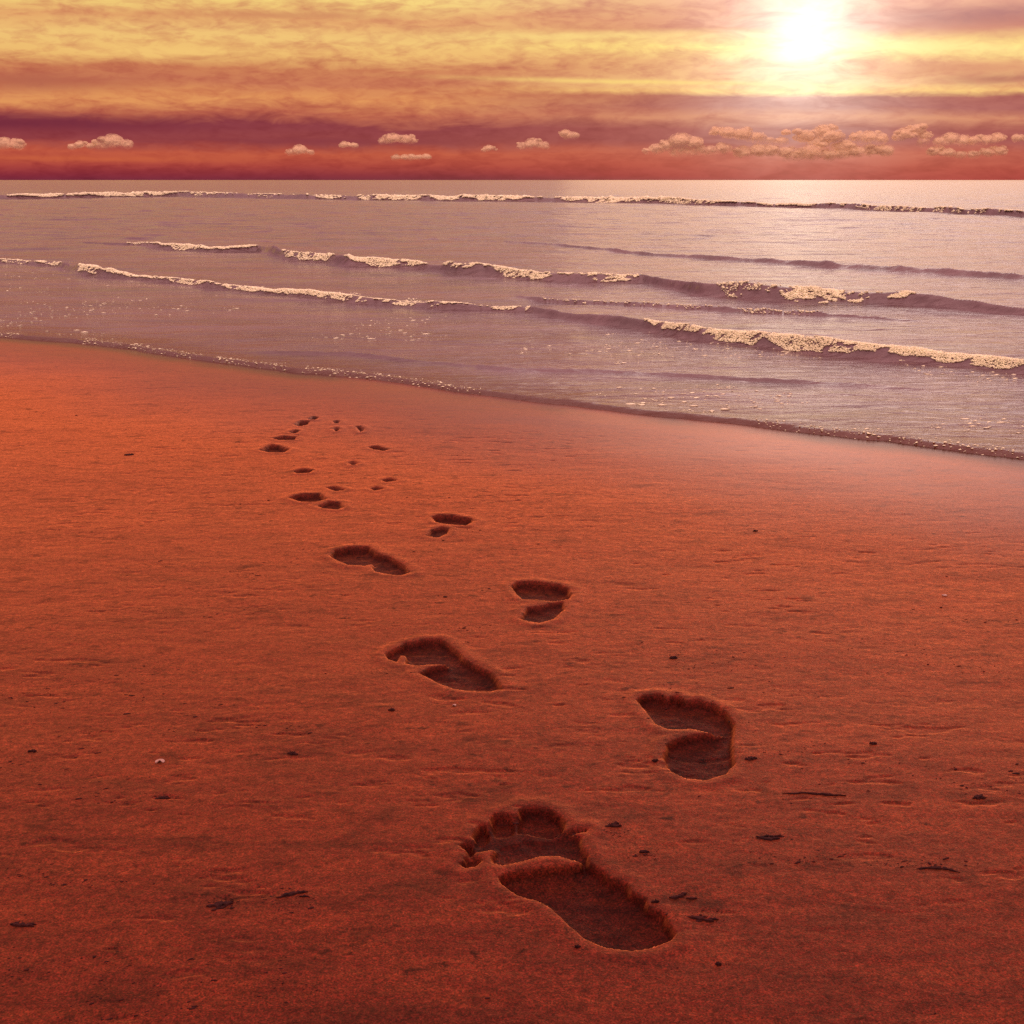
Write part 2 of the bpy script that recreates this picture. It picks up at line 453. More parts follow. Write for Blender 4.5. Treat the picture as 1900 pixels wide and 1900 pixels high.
for pi_, (lab, depth, lobes) in enumerate(prints):
    allp = np.concatenate([l[0] for l in lobes])
    (x0, y0), (x1, y1) = allp.min(0) - 0.07, allp.max(0) + 0.07
    r = np.where((rows > y0) & (rows < y1))[0]
    rs = slice(r[0], r[-1] + 1)
    cm = ((X[rs] > x0) & (X[rs] < x1)).any(0)
    c = np.where(cm)[0]; cs = slice(c[0], c[-1] + 1)
    x, y = X[rs, cs], Y[rs, cs]
    ed = 0.0014 * fbm(x * 85, y * 85, 3, 200 + pi_) + 0.005 * fbm(x * 30, y * 30, 2, 300 + pi_)
    dz = np.zeros(x.shape); dmin = np.full(x.shape, 9.0)
    for poly, rel, wall in lobes:
        d = poly_sdf(x, y, poly) + ed
        s1 = np.clip(-d / 0.008, 0, 1); s2 = np.clip(-d / (wall * 1.6), 0, 1)
        shape = 0.62 * s1 * (2 - s1) + 0.38 * s2 * (2 - s2)
        dz = np.minimum(dz, -depth * 0.66 * rel * shape)
        dmin = np.minimum(dmin, d)
    lip = 0.0016 * np.exp(-((dmin - 0.012) / 0.012) ** 2) * (dmin > -0.003) * (0.5 + 1.4 * np.clip(fbm(x * 14, y * 14, 2, 400 + pi_) + .4, 0, 1))
    rough_floor = 0.0030 * fbm(x * 60, y * 60, 3, 500 + pi_) * (dmin < 0)
    Z[rs, cs] += dz + lip + rough_floor
    damp_shade[rs, cs] = np.maximum(damp_shade[rs, cs], smooth(-0.0005, -0.005, dmin))  # damp sand in the prints, with shade on their walls painted in
    om = dmin < 0.010
    sub = owner[rs, cs]; sub[om] = pi_; owner[rs, cs] = sub
    centers.append(allp.mean(0))
wet = smooth(-1.55, -0.10, S + 0.45 * fbm(X * 1.3, Y * 1.3, 3, 77))
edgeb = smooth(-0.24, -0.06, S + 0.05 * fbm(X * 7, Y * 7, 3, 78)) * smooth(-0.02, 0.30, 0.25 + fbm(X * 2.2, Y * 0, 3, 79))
parts = split_grid(X, Y, Z, owner, {"wet": wet, "damp": damp_shade, "edge": edgeb})

# ------------------------------------------------------------------ sand material
def principled(nt, **kw):
    b = nt.n('ShaderNodeBsdfPrincipled')
    for k, v in kw.items():
        nt.val(b.inputs[k], v)
    return b

def new_mat(name):
    m = bpy.data.materials.new(name); m.use_nodes = True
    return m, NT(m.node_tree)

sand_m, t = new_mat("sand")
geo = t.n('ShaderNodeNewGeometry')
pos = geo.outputs['Position']
def scalev(nt, v, s):
    q = nt.n('ShaderNodeVectorMath', operation='MULTIPLY'); nt.l(v, q.inputs[0]); q.inputs[1].default_value = s
    return q.outputs[0]
streak = t.noise(scalev(t, pos, (1, 3.6, 1)), 5.0, 6, 0.62, 0.6)
fine = t.noise(scalev(t, pos, (1, 1.3, 1)), 34.0, 5, 0.65, 0.3)
grain = t.n('ShaderNodeTexWhiteNoise', noise_dimensions='3D')
sn = t.n('ShaderNodeVectorMath', operation='SNAP'); t.l(pos, sn.inputs[0]); sn.inputs[1].default_value = (.0016, .0016, .0016); t.l(sn.outputs[0], grain.inputs[0])
gfine = t.noise(pos, 420.0, 3, 0.7)
col = t.ramp(streak, [(0.30, (0.032, 0.0022, 0.0026)), (0.5, (0.066, 0.0060, 0.0042)), (0.70, (0.100, 0.0135, 0.0058))])
clus = t.maprange(t.noise(scalev(t, pos, (1, 1.8, 1)), 2.2, 3, 0.6), 0.40, 0.62, 0.0, 0.62, 'SMOOTHSTEP')
dk = t.m('SUBTRACT', 1.0, t.m('MULTIPLY', t.maprange(fine, 0.57, 0.70, 0.0, 1.0, 'SMOOTHSTEP'), t.m('ADD', clus, 0.2)))
mid = t.noise(scalev(t, pos, (1, 1.7, 1)), 12.0, 7, 0.72, 0.8)
dk = t.m('MULTIPLY', dk, t.maprange(mid, 0.50, 0.72, 1.0, 0.45, 'SMOOTHSTEP'))
g2 = t.noise(pos, 150.0, 3, 0.7)
dk = t.m('MULTIPLY', dk, t.maprange(g2, 0.3, 0.7, 0.65, 1.35))
g3 = t.noise(scalev(t, pos, (1, 1.0, 1)), 62.0, 3, 0.75)
gr = t.m('MULTIPLY', t.maprange(gfine, 0.3, 0.7, 0.5, 1.5), t.maprange(g3, 0.32, 0.68, 0.78, 1.22))
k = t.m('MULTIPLY', dk, gr)
k = t.m('MULTIPLY', k, t.maprange(grain.outputs['Value'], 0, 1, 0.55, 1.45))
wa = t.n('ShaderNodeAttribute', attribute_name='wet'); da = t.n('ShaderNodeAttribute', attribute_name='damp')  # damp carries damp sand and the painted shade of the prints
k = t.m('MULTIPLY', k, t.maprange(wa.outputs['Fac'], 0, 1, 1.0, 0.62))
k = t.m('MULTIPLY', k, t.maprange(da.outputs['Fac'], 0, 1, 1.0, 0.44))  # darker damp floors, and wall shade put into the colour
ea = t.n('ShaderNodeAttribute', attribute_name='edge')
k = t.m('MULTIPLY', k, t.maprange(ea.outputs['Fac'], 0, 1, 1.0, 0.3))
sc_ = t.n('ShaderNodeVectorMath', operation='SCALE'); t.l(col, sc_.inputs[0]); t.l(k, sc_.inputs['Scale'])
hue = t.mix(0.25, sc_.outputs[0], grain.outputs['Color'], 'OVERLAY')
bmp = t.n('ShaderNodeBump'); bmp.inputs['Strength'].default_value = 0.38; bmp.inputs['Distance'].default_value = 0.004
hh = t.m('ADD', t.m('MULTIPLY', fine, 1.0), t.m('MULTIPLY', gfine, 0.35))
t.l(t.m('MULTIPLY', hh, t.maprange(wa.outputs['Fac'], 0, 1, 1.0, 0.12)), bmp.inputs['Height'])
b = principled(t, **{'Base Color': hue, 'Roughness': t.maprange(wa.outputs['Fac'], 0, 1, 0.52, 0.22), 'IOR': 1.42,
                     'Normal': bmp.outputs[0], 'Sheen Weight': t.m('MULTIPLY', t.maprange(wa.outputs['Fac'], 0, 1, 0.7, 0.1), t.maprange(da.outputs['Fac'], 0, 1, 1.0, 0.0)), 'Specular IOR Level': t.maprange(da.outputs['Fac'], 0, 1, 0.06, 0.04), 'Sheen Roughness': 0.35, 'Sheen Tint': (1.0, 0.34, 0.10, 1)})
# sunlit sheen of red quartz grains: coloured gloss that grows towards grazing angles
gl = t.n('ShaderNodeBsdfGlossy')
gk = t.n('ShaderNodeVectorMath', operation='SCALE'); gk.inputs[0].default_value = (0.70, 0.235, 0.082)
t.l(t.m('MULTIPLY', t.m('MULTIPLY', dk, gr), 1.0), gk.inputs['Scale'])
gcol = t.mix(t.maprange(wa.outputs['Fac'], 0, 1, 0.0, 0.7), gk.outputs[0], (0.60, 0.30, 0.25, 1))
t.l(gcol, gl.inputs['Color']); t.l(t.maprange(wa.outputs['Fac'], 0, 1, 0.55, 0.28), gl.inputs['Roughness']); t.l(bmp.outputs[0], gl.inputs['Normal'])
fr = t.n('ShaderNodeFresnel'); fr.inputs['IOR'].default_value = 1.75; t.l(bmp.outputs[0], fr.inputs['Normal'])
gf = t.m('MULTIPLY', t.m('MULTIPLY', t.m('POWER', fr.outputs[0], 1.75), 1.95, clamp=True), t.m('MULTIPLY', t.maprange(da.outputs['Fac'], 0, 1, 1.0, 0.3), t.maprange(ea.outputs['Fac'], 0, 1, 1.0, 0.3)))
mm = t.n('ShaderNodeMixShader'); t.l(gf, mm.inputs[0]); t.l(b.outputs[0], mm.inputs[1]); t.l(gl.outputs[0], mm.inputs[2])
o = t.n('ShaderNodeOutputMaterial'); t.l(mm.outputs[0], o.inputs[0])

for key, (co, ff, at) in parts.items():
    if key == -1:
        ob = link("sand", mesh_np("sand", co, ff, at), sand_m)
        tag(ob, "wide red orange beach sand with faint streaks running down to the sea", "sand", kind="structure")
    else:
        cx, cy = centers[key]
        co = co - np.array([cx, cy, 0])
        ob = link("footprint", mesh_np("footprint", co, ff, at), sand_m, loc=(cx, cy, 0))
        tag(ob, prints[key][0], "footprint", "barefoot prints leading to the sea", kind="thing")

# ------------------------------------------------------------------ sea
# every wave: crest line in the photograph with its height in photograph pixels, front and back widths in metres per metre of height
waves = [
    dict(label="farthest line of white breakers just under the horizon", pts=[(0, 370, 8), (150, 368, 10), (330, 365, 10), (580, 370, 9), (800, 373, 10), (1000, 375, 11), (1200, 378, 12),
         (1400, 384, 9), (1600, 390, 10), (1750, 396, 11), (1900, 403, 13)], wf=1.6, wb=5),
    dict(label="smooth dark swell without foam below the far breakers on the right", pts=[(900, 449, 1), (1000, 455, 3), (1200, 473, 6), (1400, 488, 9), (1650, 504, 13), (1780, 512, 12), (1900, 520, 11)], wf=2.4, wb=5),
    dict(label="middle wave breaking in separate white tufts", pts=[(120, 450, 0), (230, 455, 5), (330, 464, 10), (420, 470, 12), (480, 468, 14), (540, 482, 16), (600, 486, 18), (650, 494, 18), (760, 498, 15), (850, 508, 18),
         (900, 510, 20), (1000, 521, 18), (1100, 526, 18), (1190, 526, 18), (1300, 548, 24), (1440, 560, 30), (1560, 562, 26), (1680, 566, 24), (1800, 576, 18), (1900, 586, 15)], wf=1.5, wb=4),
    dict(label="low dark ripple between the middle wave and the nearest long breaker", pts=[(940, 552, 0), (1000, 560, 7), (1200, 572, 8), (1400, 584, 10), (1500, 588, 9), (1650, 596, 4), (1750, 600, 0)], wf=2.0, wb=4),
    dict(label="nearest long breaker with a thick foamy front on the right", pts=[(0, 488, 9), (100, 495, 9), (165, 510, 18), (260, 520, 9), (400, 535, 10), (560, 552, 12), (700, 566, 12), (850, 576, 11), (930, 580, 9), (985, 582, 12),
         (1100, 600, 18), (1190, 612, 22), (1300, 632, 26), (1420, 645, 26), (1560, 662, 28), (1700, 674, 26), (1800, 682, 24), (1900, 694, 28)], wf=1.4, wb=4.5),
    dict(label="thin shallow ripple gliding in just behind the water's edge", pts=[(420, 652, 0), (520, 658, 4), (650, 660, 5), (740, 670, 5), (800, 676, 2), (950, 690, 6), (1100, 692, 5), (1300, 704, 6), (1420, 712, 7), (1600, 719, 5), (1750, 730, 0)], wf=2.2, wb=5),
]
for wv in waves:
    gx, gy = ground([p[0] for p in wv['pts']], [p[1] for p in wv['pts']])
    wv['x'], wv['y'] = gx, gy
    wv['h'] = np.array([p[2] for p in wv['pts']]) * gy / F * 0.8


def wave_at(wv, x, y):
    D = interp_ext(x, wv['x'], wv['y'], 0.7)
    o = np.argsort(wv['x'])
    Hh = np.interp(x, wv['x'][o], wv['h'][o])
    sc_l = D.mean() if np.ndim(D) else D
    q = np.maximum(Hh, 0.012)
    wob = q * (1.3 * fbm(x / (q.mean() * 9), x * 0 + 4.4, 3, 91))
    t = y - D - wob
    Hh = Hh * (1 + 0.9 * fbm(x / (q.mean() * 5), x * 0 + 14.4, 3, 93))
    g = np.where(t < 0, np.exp(-(t / (q * wv['wf'])) ** 2), np.exp(-(t / (q * wv['wb'])) ** 2))
    return Hh * g, t, Hh, q


rows_w = np.concatenate([np.exp(np.linspace(math.log(2.0), math.log(34), 1150)),
                         np.exp(np.linspace(math.log(34.1), math.log(110), 330)),
                         np.exp(np.linspace(math.log(111), math.log(60000), 90))])
Uw = axis(-0.46, 0.46, 720, -12, 12, 50)
Xw = Uw[None, :] * np.sqrt(rows_w ** 2 + 0.5)[:, None]
Yw = np.repeat(rows_w[:, None], len(Uw), 1)
Sw = shore_s(Xw, Yw)
lift = smooth(0.0, 3.0, Sw)
fade = smooth(200, 60, Yw)
Zw = -0.012 + 0.020 * smooth(-0.035, 0.03, Sw) + 0.003 * np.exp(-((Sw - 0.05) / 0.05) ** 2)
Zw += fade * (0.0035 * fbm(Xw * 2.0, Yw * 6, 3, 101) + lift * 0.024 * fbm(Xw * 1.1, Yw * 3.2, 4, 103, .55)) * smooth(0.0, 0.5, Sw)
Zw += smooth(9, 20, Yw) * fade * 0.085 * fbm(Xw * .45, Yw * 1.1, 4, 113, .6)
own_w = np.full(Xw.shape, -1, int)
foamd = np.zeros(Xw.shape)
for i, wv in enumerate(waves):
    g, tt, Hh, q = wave_at(wv, Xw, Yw)
    Zw += g
    m = (tt > -2.0 * q * wv['wf']) & (tt < 1.6 * q * wv['wb']) & (q > 0.013) & (np.abs(Uw)[None, :] < 0.6)
    own_w[m] = i
own_w[Sw < -0.15] = -9
# faces with any vertex on land are dropped
nr, nc = Xw.shape
land = Sw < -0.15
own2 = own_w.copy()
parts_w = split_grid(Xw, Yw, Zw, own2, {'shallow': smooth(0.55, 0.05, Sw + 0.25 * fbm(Xw * 2.5, Yw * 2.5, 3, 131))})

water_m, t = new_mat("sea_water")
geo = t.n('ShaderNodeNewGeometry'); pos = geo.outputs['Position']
r1 = t.noise(scalev(t, pos, (1.0, 2.6, 1)), 7.0, 5, 0.62, 0.5)
r2 = t.noise(scalev(t, pos, (1.0, 2.2, 1)), 1.1, 4, 0.6, 0.3)
bmp = t.n('ShaderNodeBump'); bmp.inputs['Strength'].default_value = 1.0; bmp.inputs['Distance'].default_value = 0.012
bmp2 = t.n('ShaderNodeBump'); bmp2.inputs['Strength'].default_value = 1.0; bmp2.inputs['Distance'].default_value = 0.08
t.l(r1, bmp.inputs['Height']); t.l(r2, bmp2.inputs['Height']); t.l(bmp2.outputs[0], bmp.inputs['Normal'])
turb = t.noise(scalev(t, pos, (1, 2.5, 1)), 0.7, 4, 0.6)
sha = t.n('ShaderNodeAttribute', attribute_name='shallow')
b = principled(t, **{'Base Color': t.mix(sha.outputs['Fac'], t.ramp(turb, [(0.35, (0.090, 0.048, 0.056)), (0.65, (0.145, 0.082, 0.094))]), (0.085, 0.022, 0.012, 1)), 'Roughness': 0.16, 'IOR': 1.33, 'Normal': bmp.outputs[0]})
o = t.n('ShaderNodeOutputMaterial'); t.l(b.outputs[0], o.inputs[0])

foam_m, t = new_mat("sea_foam")
geo = t.n('ShaderNodeNewGeometry')
nn = t.noise(geo.outputs['Position'], 40.0, 4, 0.6)
bmp = t.n('ShaderNodeBump'); bmp.inputs['Strength'].default_value = 0.6; bmp.inputs['Distance'].default_value = 0.006; t.l(nn, bmp.inputs['Height'])
fc = t.ramp(nn, [(0.3, (0.80, 0.78, 0.54)), (0.6, (0.95, 0.97, 0.66))])
b = principled(t, **{'Base Color': fc, 'Roughness': 0.5, 'Normal': bmp.outputs[0]})
tl = t.n('ShaderNodeBsdfTranslucent'); t.l(fc, tl.inputs[0])
ms = t.n('ShaderNodeMixShader'); ms.inputs[0].default_value = 0.05; t.l(b.outputs[0], ms.inputs[1]); t.l(tl.outputs[0], ms.inputs[2])
o = t.n('ShaderNodeOutputMaterial'); t.l(ms.outputs[0], o.inputs[0])

# ------------------------------------------------------------------ foam lumps
import bmesh
bm = bmesh.new(); bmesh.ops.create_icosphere(bm, subdivisions=1, radius=1.0)
ICO_V = np.array([v.co[:] for v in bm.verts]); ICO_F = np.array([[v.index for v in f.verts] for f in bm.faces]); bm.free()


def blobs(name, P, Rr, flat=0.6, stretch=1.5):
    """many small irregular lumps of froth in one mesh"""
    n = len(P)
    a = rng.uniform(0, 2 * math.pi, n)
    ca, sa = np.cos(a), np.sin(a)
    ax = Rr * rng.uniform(0.8, stretch, n); ay = Rr * rng.uniform(0.6, 1.1, n); azz = Rr * flat * rng.uniform(0.7, 1.3, n)
    v = ICO_V[None] * (1 + rng.uniform(-0.25, 0.25, (n, len(ICO_V), 1)))
    x = v[..., 0] * ax[:, None]; y = v[..., 1] * ay[:, None]; z = v[..., 2] * azz[:, None]
    # keep the long side along the crest
    ca = np.cos(a * 0.12); sa = np.sin(a * 0.12)
    xx = x * ca[:, None] - y * sa[:, None]; yy = x * sa[:, None] + y * ca[:, None]
    co = np.stack([xx, yy, z], -1) + P[:, None, :]
    f = ICO_F[None] + (np.arange(n) * len(ICO_V))[:, None, None]
    return mesh_np(name, co.reshape(-1, 3), f.reshape(-1, 3))


def surf(x, y):
    s = shore_s(x, y)
    lf = smooth(0.0, 3.0, s); fd = smooth(200, 60, y)
    z = -0.012 + 0.020 * smooth(-0.035, 0.03, s) + 0.003 * np.exp(-((s - 0.05) / 0.05) ** 2)
    z = z + fd * (0.0035 * fbm(x * 2.0, y * 6, 3, 101) + lf * 0.024 * fbm(x * 1.1, y * 3.2, 4, 103, .55)) * smooth(0.0, 0.5, s)
    z = z + smooth(9, 20, y) * fd * 0.085 * fbm(x * .45, y * 1.1, 4, 113, .6)
    for wv in waves:
        D = interp_ext(x, wv['x'], wv['y'], 0.7); o_ = np.argsort(wv['x'])
        Hh = np.interp(x, wv['x'][o_], wv['h'][o_]); q = np.maximum(Hh, 0.012); qm = wv['qm']
        wob = q * (1.3 * fbm(x / (qm * 9), x * 0 + 4.4, 3, 91)); t_ = y - D - wob
        Hh = Hh * (1 + 0.9 * fbm(x / (qm * 5), x * 0 + 14.4, 3, 93))
        z = z + Hh * np.where(t_ < 0, np.exp(-(t_ / (q * wv['wf'])) ** 2), np.exp(-(t_ / (q * wv['wb'])) ** 2))
    return z


for wv in waves:
    o_ = np.argsort(wv['x'])
    wv['qm'] = np.maximum(np.interp(Xw, wv['x'][o_], wv['h'][o_]), 0.012).mean()

# foam per wave: (x from, x to in photograph pixels, lumps, forward spread, backward spread (both in wave heights), size factor, top)
foams = {
    0: [(15, 335, 2200, 1.2, .6, 2.2), (330, 560, 250, 1, 2, 1.5), (570, 1010, 2600, 1.2, 1.0, 2.0), (1000, 1380, 2000, 1.3, 2.0, 1.8), (1380, 1900, 2600, 1.3, 2.0, 1.6)],
    2: [(235, 300, 50, 1.0, .8, .6), (290, 478, 520, 1.2, .8, .9), (525, 622, 420, 1.3, .6, .9), (640, 795, 620, 1.2, .6, .9), (822, 908, 420, 1.3, .6, .9), (905, 1195, 1400, 1.2, .6, .9),
        (1330, 1440, 160, 1.5, .2, .6), (1425, 1560, 1100, 1.5, .4, .75), (1540, 1695, 1100, 1.5, .4, .7)],
    3: [(1370, 1520, 60, 1.2, .5, .9), (1000, 1350, 50, 1, .5, .8)],
    4: [(0, 60, 50, 1, 1, .8), (68, 115, 120, 1.3, .5, 1), (150, 190, 300, 1.0, .8, 1.0), (190, 400, 460, 1.2, .6, .85), (400, 900, 1900, 1.4, 1.0, .8), (420, 900, 2600, .5, 9.0, .6), (900, 985, 140, 1.2, .4, .8),
        (1195, 1420, 1500, 1.5, 1.2, .62), (1400, 1900, 3600, 1.5, 1.4, .6), (1300, 1750, 1600, .5, 4.5, .5), (1640, 1900, 900, .5, 3.0, .5)],
}
for i, wv in enumerate(waves):
    if i not in parts_w:
        continue
    co, ff, at = parts_w[i]
    cx, cy = co[:, 0].mean(), co[:, 1].mean()
    ob = link("wave", mesh_np("wave", co - np.array([cx, cy, 0]), ff, at), water_m, loc=(cx, cy, 0))
    tag(ob, wv['label'], "wave", "waves rolling in to the beach", kind="thing")
    P_, R_ = [], []
    for (a, b_, n, fw, bk, sf) in foams.get(i, []):
        xa = float(np.interp(a, [p[0] for p in wv['pts']], wv['x'])); xb = float(np.interp(b_, [p[0] for p in wv['pts']], wv['x']))
        n = int(n * 3.2)
        x = rng.uniform(xa, xb, n)
        D = interp_ext(x, wv['x'], wv['y'], 0.7)
        oo = np.argsort(wv['x']); hh = np.interp(x, wv['x'][oo], wv['h'][oo]); q = np.maximum(hh, 0.012)
        wob = q * (1.3 * fbm(x / (wv['qm'] * 9), x * 0 + 4.4, 3, 91))
        t_ = np.where(rng.random(n) < fw * wv['wf'] / (fw * wv['wf'] + bk * wv['wb'] * .35), -rng.random(n) * fw * q * wv['wf'], np.abs(rng.normal(0, .5, n)) * bk * q)
        y = D + wob + t_
        wmod = np.clip(0.8 + 2.2 * fbm(x / (wv['qm'] * 5), x * 0 + 2, 4, 640 + i), 0.5, 1.5) * (0.25 + 0.75 * smooth(0, .15, (x - xa) / (xb - xa)) * smooth(1, .85, (x - xa) / (xb - xa)))
        t_ = t_ * wmod; y = D + wob + t_
        # clumps: drop where a noise is low
        keep = fbm(x / (wv['qm'] * 1.2), y / (wv['qm'] * .8), 3, 600 + i) + 0.9 * fbm(x / (wv['qm'] * 7), t_ / q * .35, 3, 650 + i) > -0.03 - 0.07 * (bk < 2)
        ends = smooth(0, .08, (x - xa) / (xb - xa)) * smooth(1, .92, (x - xa) / (xb - xa))
        keep &= rng.random(n) < 0.25 + 0.75 * ends
        x, y, q, t_ = x[keep], y[keep], q[keep], t_[keep]
        r = np.clip(q * rng.gamma(2.0, 0.026, len(x)) * sf, y * 0.0007, q * .5)
        P_.append(np.stack([x, y, surf(x, y) + r * 0.2 + q * .10 * rng.random(len(x)) ** 2 * (bk < 2)], 1)); R_.append(r)
    if P_:
        P_ = np.concatenate(P_); R_ = np.concatenate(R_)
        link("foam", blobs("foam", P_ - np.array([cx, cy, 0]), R_), foam_m, parent=ob)['kind'] = 'stuff'

co, ff, at = parts_w[-1]
sea = link("water", mesh_np("water", co, ff, at), water_m)
tag(sea, "mauve grey sea with small ripples reaching to the horizon", "sea", kind="structure")

# froth along the water's edge and flecks drifting on the shallows
def px_scatter(n, xr, f_lo, f_hi):
    px = rng.uniform(*xr, n)
    ys = np.interp(px, [p[0] for p in shore_px], [p[1] for p in shore_px])
    k = rng.random(n)
    return px, ys, k
n = 2600
x = rng.uniform(sx[0] - 1, sx[-1] + 1, n)
yb = interp_ext(x, sx, sy)
y = yb + 0.10 * fbm(x * 1.6, x * 0 + 3.3, 4, 5) + 0.03 * fbm(x * 9, x * 0 + 8.3, 3, 15) + rng.normal(0.03, 0.035, n)
keep = fbm(x * 3.0, y * 0 + 1, 3, 700) > 0.03
x, y = x[keep], y[keep]
r = np.clip(rng.gamma(2.2, 0.0009, len(x)), 0.001, 0.005)
ed = link("edge_foam", blobs("edge_foam", np.stack([x, y, surf(x, y) + r * .2], 1), r, .5, 2.0), foam_m)
tag(ed, "broken beads of froth along the water's edge on the sand", "foam", kind="stuff")
n = 5200
px = rng.uniform(-40, 1940, n)
lo = np.interp(px, [p[0] for p in shore_px], [p[1] for p in shore_px]) - 6
hi = np.interp(px, [p[0] for p in waves[4]['pts']], [p[1] for p in waves[4]['pts']]) + 4
kk = rng.random(n)
py = lo + (hi - lo) * kk
x, y = ground(px, py)
keep = (fbm(x * 1.5, y * 1.5, 4, 710) > 0.08) & (rng.random(n) < 0.85)
x, y = x[keep], y[keep]
r = np.clip(rng.gamma(2.0, 0.0016, len(x)), 0.0015, 0.009)
fl = link("foam_flecks", blobs("foam_flecks", np.stack([x, y, surf(x, y) + r * .1], 1), r, .35, 2.6), foam_m)
tag(fl, "pale foam flecks drifting on the shallow water behind the edge", "foam", kind="stuff")

# ------------------------------------------------------------------ small things lying on the sand
def sand_z(x, y):
    i = int(np.argmin(abs(rows - y)))
    j = int(np.argmin(abs(X[i] - x)))
    return float(Z[i, j])

dark_m, t = new_mat("dried_weed")
geo = t.n('ShaderNodeNewGeometry'); nn = t.noise(geo.outputs['Position'], 160.0, 3, 0.6)
b = principled(t, **{'Base Color': t.ramp(nn, [(0.3, (0.012, 0.004, 0.005)), (0.7, (0.045, 0.010, 0.009))]), 'Roughness': 0.85, 'Specular IOR Level': 0.12})
o = t.n('ShaderNodeOutputMaterial'); t.l(b.outputs[0], o.inputs[0])
shell_m, t = new_mat("pale_shell")
geo = t.n('ShaderNodeNewGeometry'); nn = t.noise(geo.outputs['Position'], 200.0, 3, 0.6)
b = principled(t, **{'Base Color': t.ramp(nn, [(0.3, (0.26, 0.13, 0.10)), (0.7, (0.40, 0.24, 0.20))]), 'Roughness': 0.4})
o = t.n('ShaderNodeOutputMaterial'); t.l(b.outputs[0], o.inputs[0])


def scrap_mesh(name, L, Wd, seed, hgt=0.004):
    """a torn strip of weed: a bent ribbon with side shreds and real thickness"""
    rr = random.Random(seed)
    bm = bmesh.new()
    def strip(x0, y0, ang, ln, wd):
        n = 15; px_, py_ = x0, y0; a = ang; pts = []
        for i in range(n):
            s = i / (n - 1)
            wv_ = wd * (0.06 + math.sin(math.pi * s) ** .8 * rr.uniform(.35, 1.3))
            pts.append((px_, py_, wv_, a, min(hgt * (0.15 + rr.random() * .6), wv_ * .9)))
            a += rr.uniform(-.4, .4) - a * .15; px_ += math.cos(a) * ln / (n - 1); py_ += math.sin(a) * ln / (n - 1) * .7
        prev = None
        for (qx, qy, ww, aa, hz) in pts:
            nx, ny = -math.sin(aa), math.cos(aa)
            ring = [bm.verts.new((qx + nx * ww, qy + ny * ww, -0.0015)), bm.verts.new((qx + nx * ww * .6, qy + ny * ww * .6, hz)),
                    bm.verts.new((qx - nx * ww * .6, qy - ny * ww * .6, hz * .8)), bm.verts.new((qx - nx * ww, qy - ny * ww, -0.0015))]
            if prev:
                for j in range(4):
                    bm.faces.new((prev[j], prev[(j + 1) % 4], ring[(j + 1) % 4], ring[j]))
            else:
                bm.faces.new(ring)
            prev = ring
        bm.faces.new(prev[::-1])
    strip(-L / 2, 0, 0, L, Wd)
    for i in range(rr.randint(1, 3)):
        strip(rr.uniform(-L * .4, L * .2), rr.uniform(-Wd, Wd) * .5, rr.uniform(-.9, .9), L * rr.uniform(.25, .5), Wd * rr.uniform(.3, .6))
    me = bpy.data.meshes.new(name)
    bmesh.ops.recalc_face_normals(bm, faces=bm.faces)
    bm.to_mesh(me); bm.free()
    return me


def shell_mesh(name, r, seed):
    rr = random.Random(seed)
    bm = bmesh.new()
    cen = bm.verts.new((0, 0, r * .35)); low = bm.verts.new((0, 0, r * .22))
    n = 13; top = []; bot = []
    for i in range(n):
        a = -2.2 + 4.4 * i / (n - 1); q = r * (1 + .08 * (i % 2)) * rr.uniform(.92, 1.05)
        top.append(bm.verts.new((math.cos(a) * q, math.sin(a) * q * .8, 0.001))); bot.append(bm.verts.new((math.cos(a) * q * .96, math.sin(a) * q * .77, -0.001)))
    for i in range(n - 1):
        bm.faces.new((cen, top[i], top[i + 1])); bm.faces.new((low, bot[i + 1], bot[i])); bm.faces.new((top[i], bot[i], bot[i + 1], top[i + 1]))
    bm.faces.new((cen, low, bot[0], top[0])); bm.faces.new((cen, top[-1], bot[-1], low))
    me = bpy.data.meshes.new(name); bmesh.ops.recalc_face_normals(bm, faces=bm.faces); bm.to_mesh(me); bm.free()
    return me

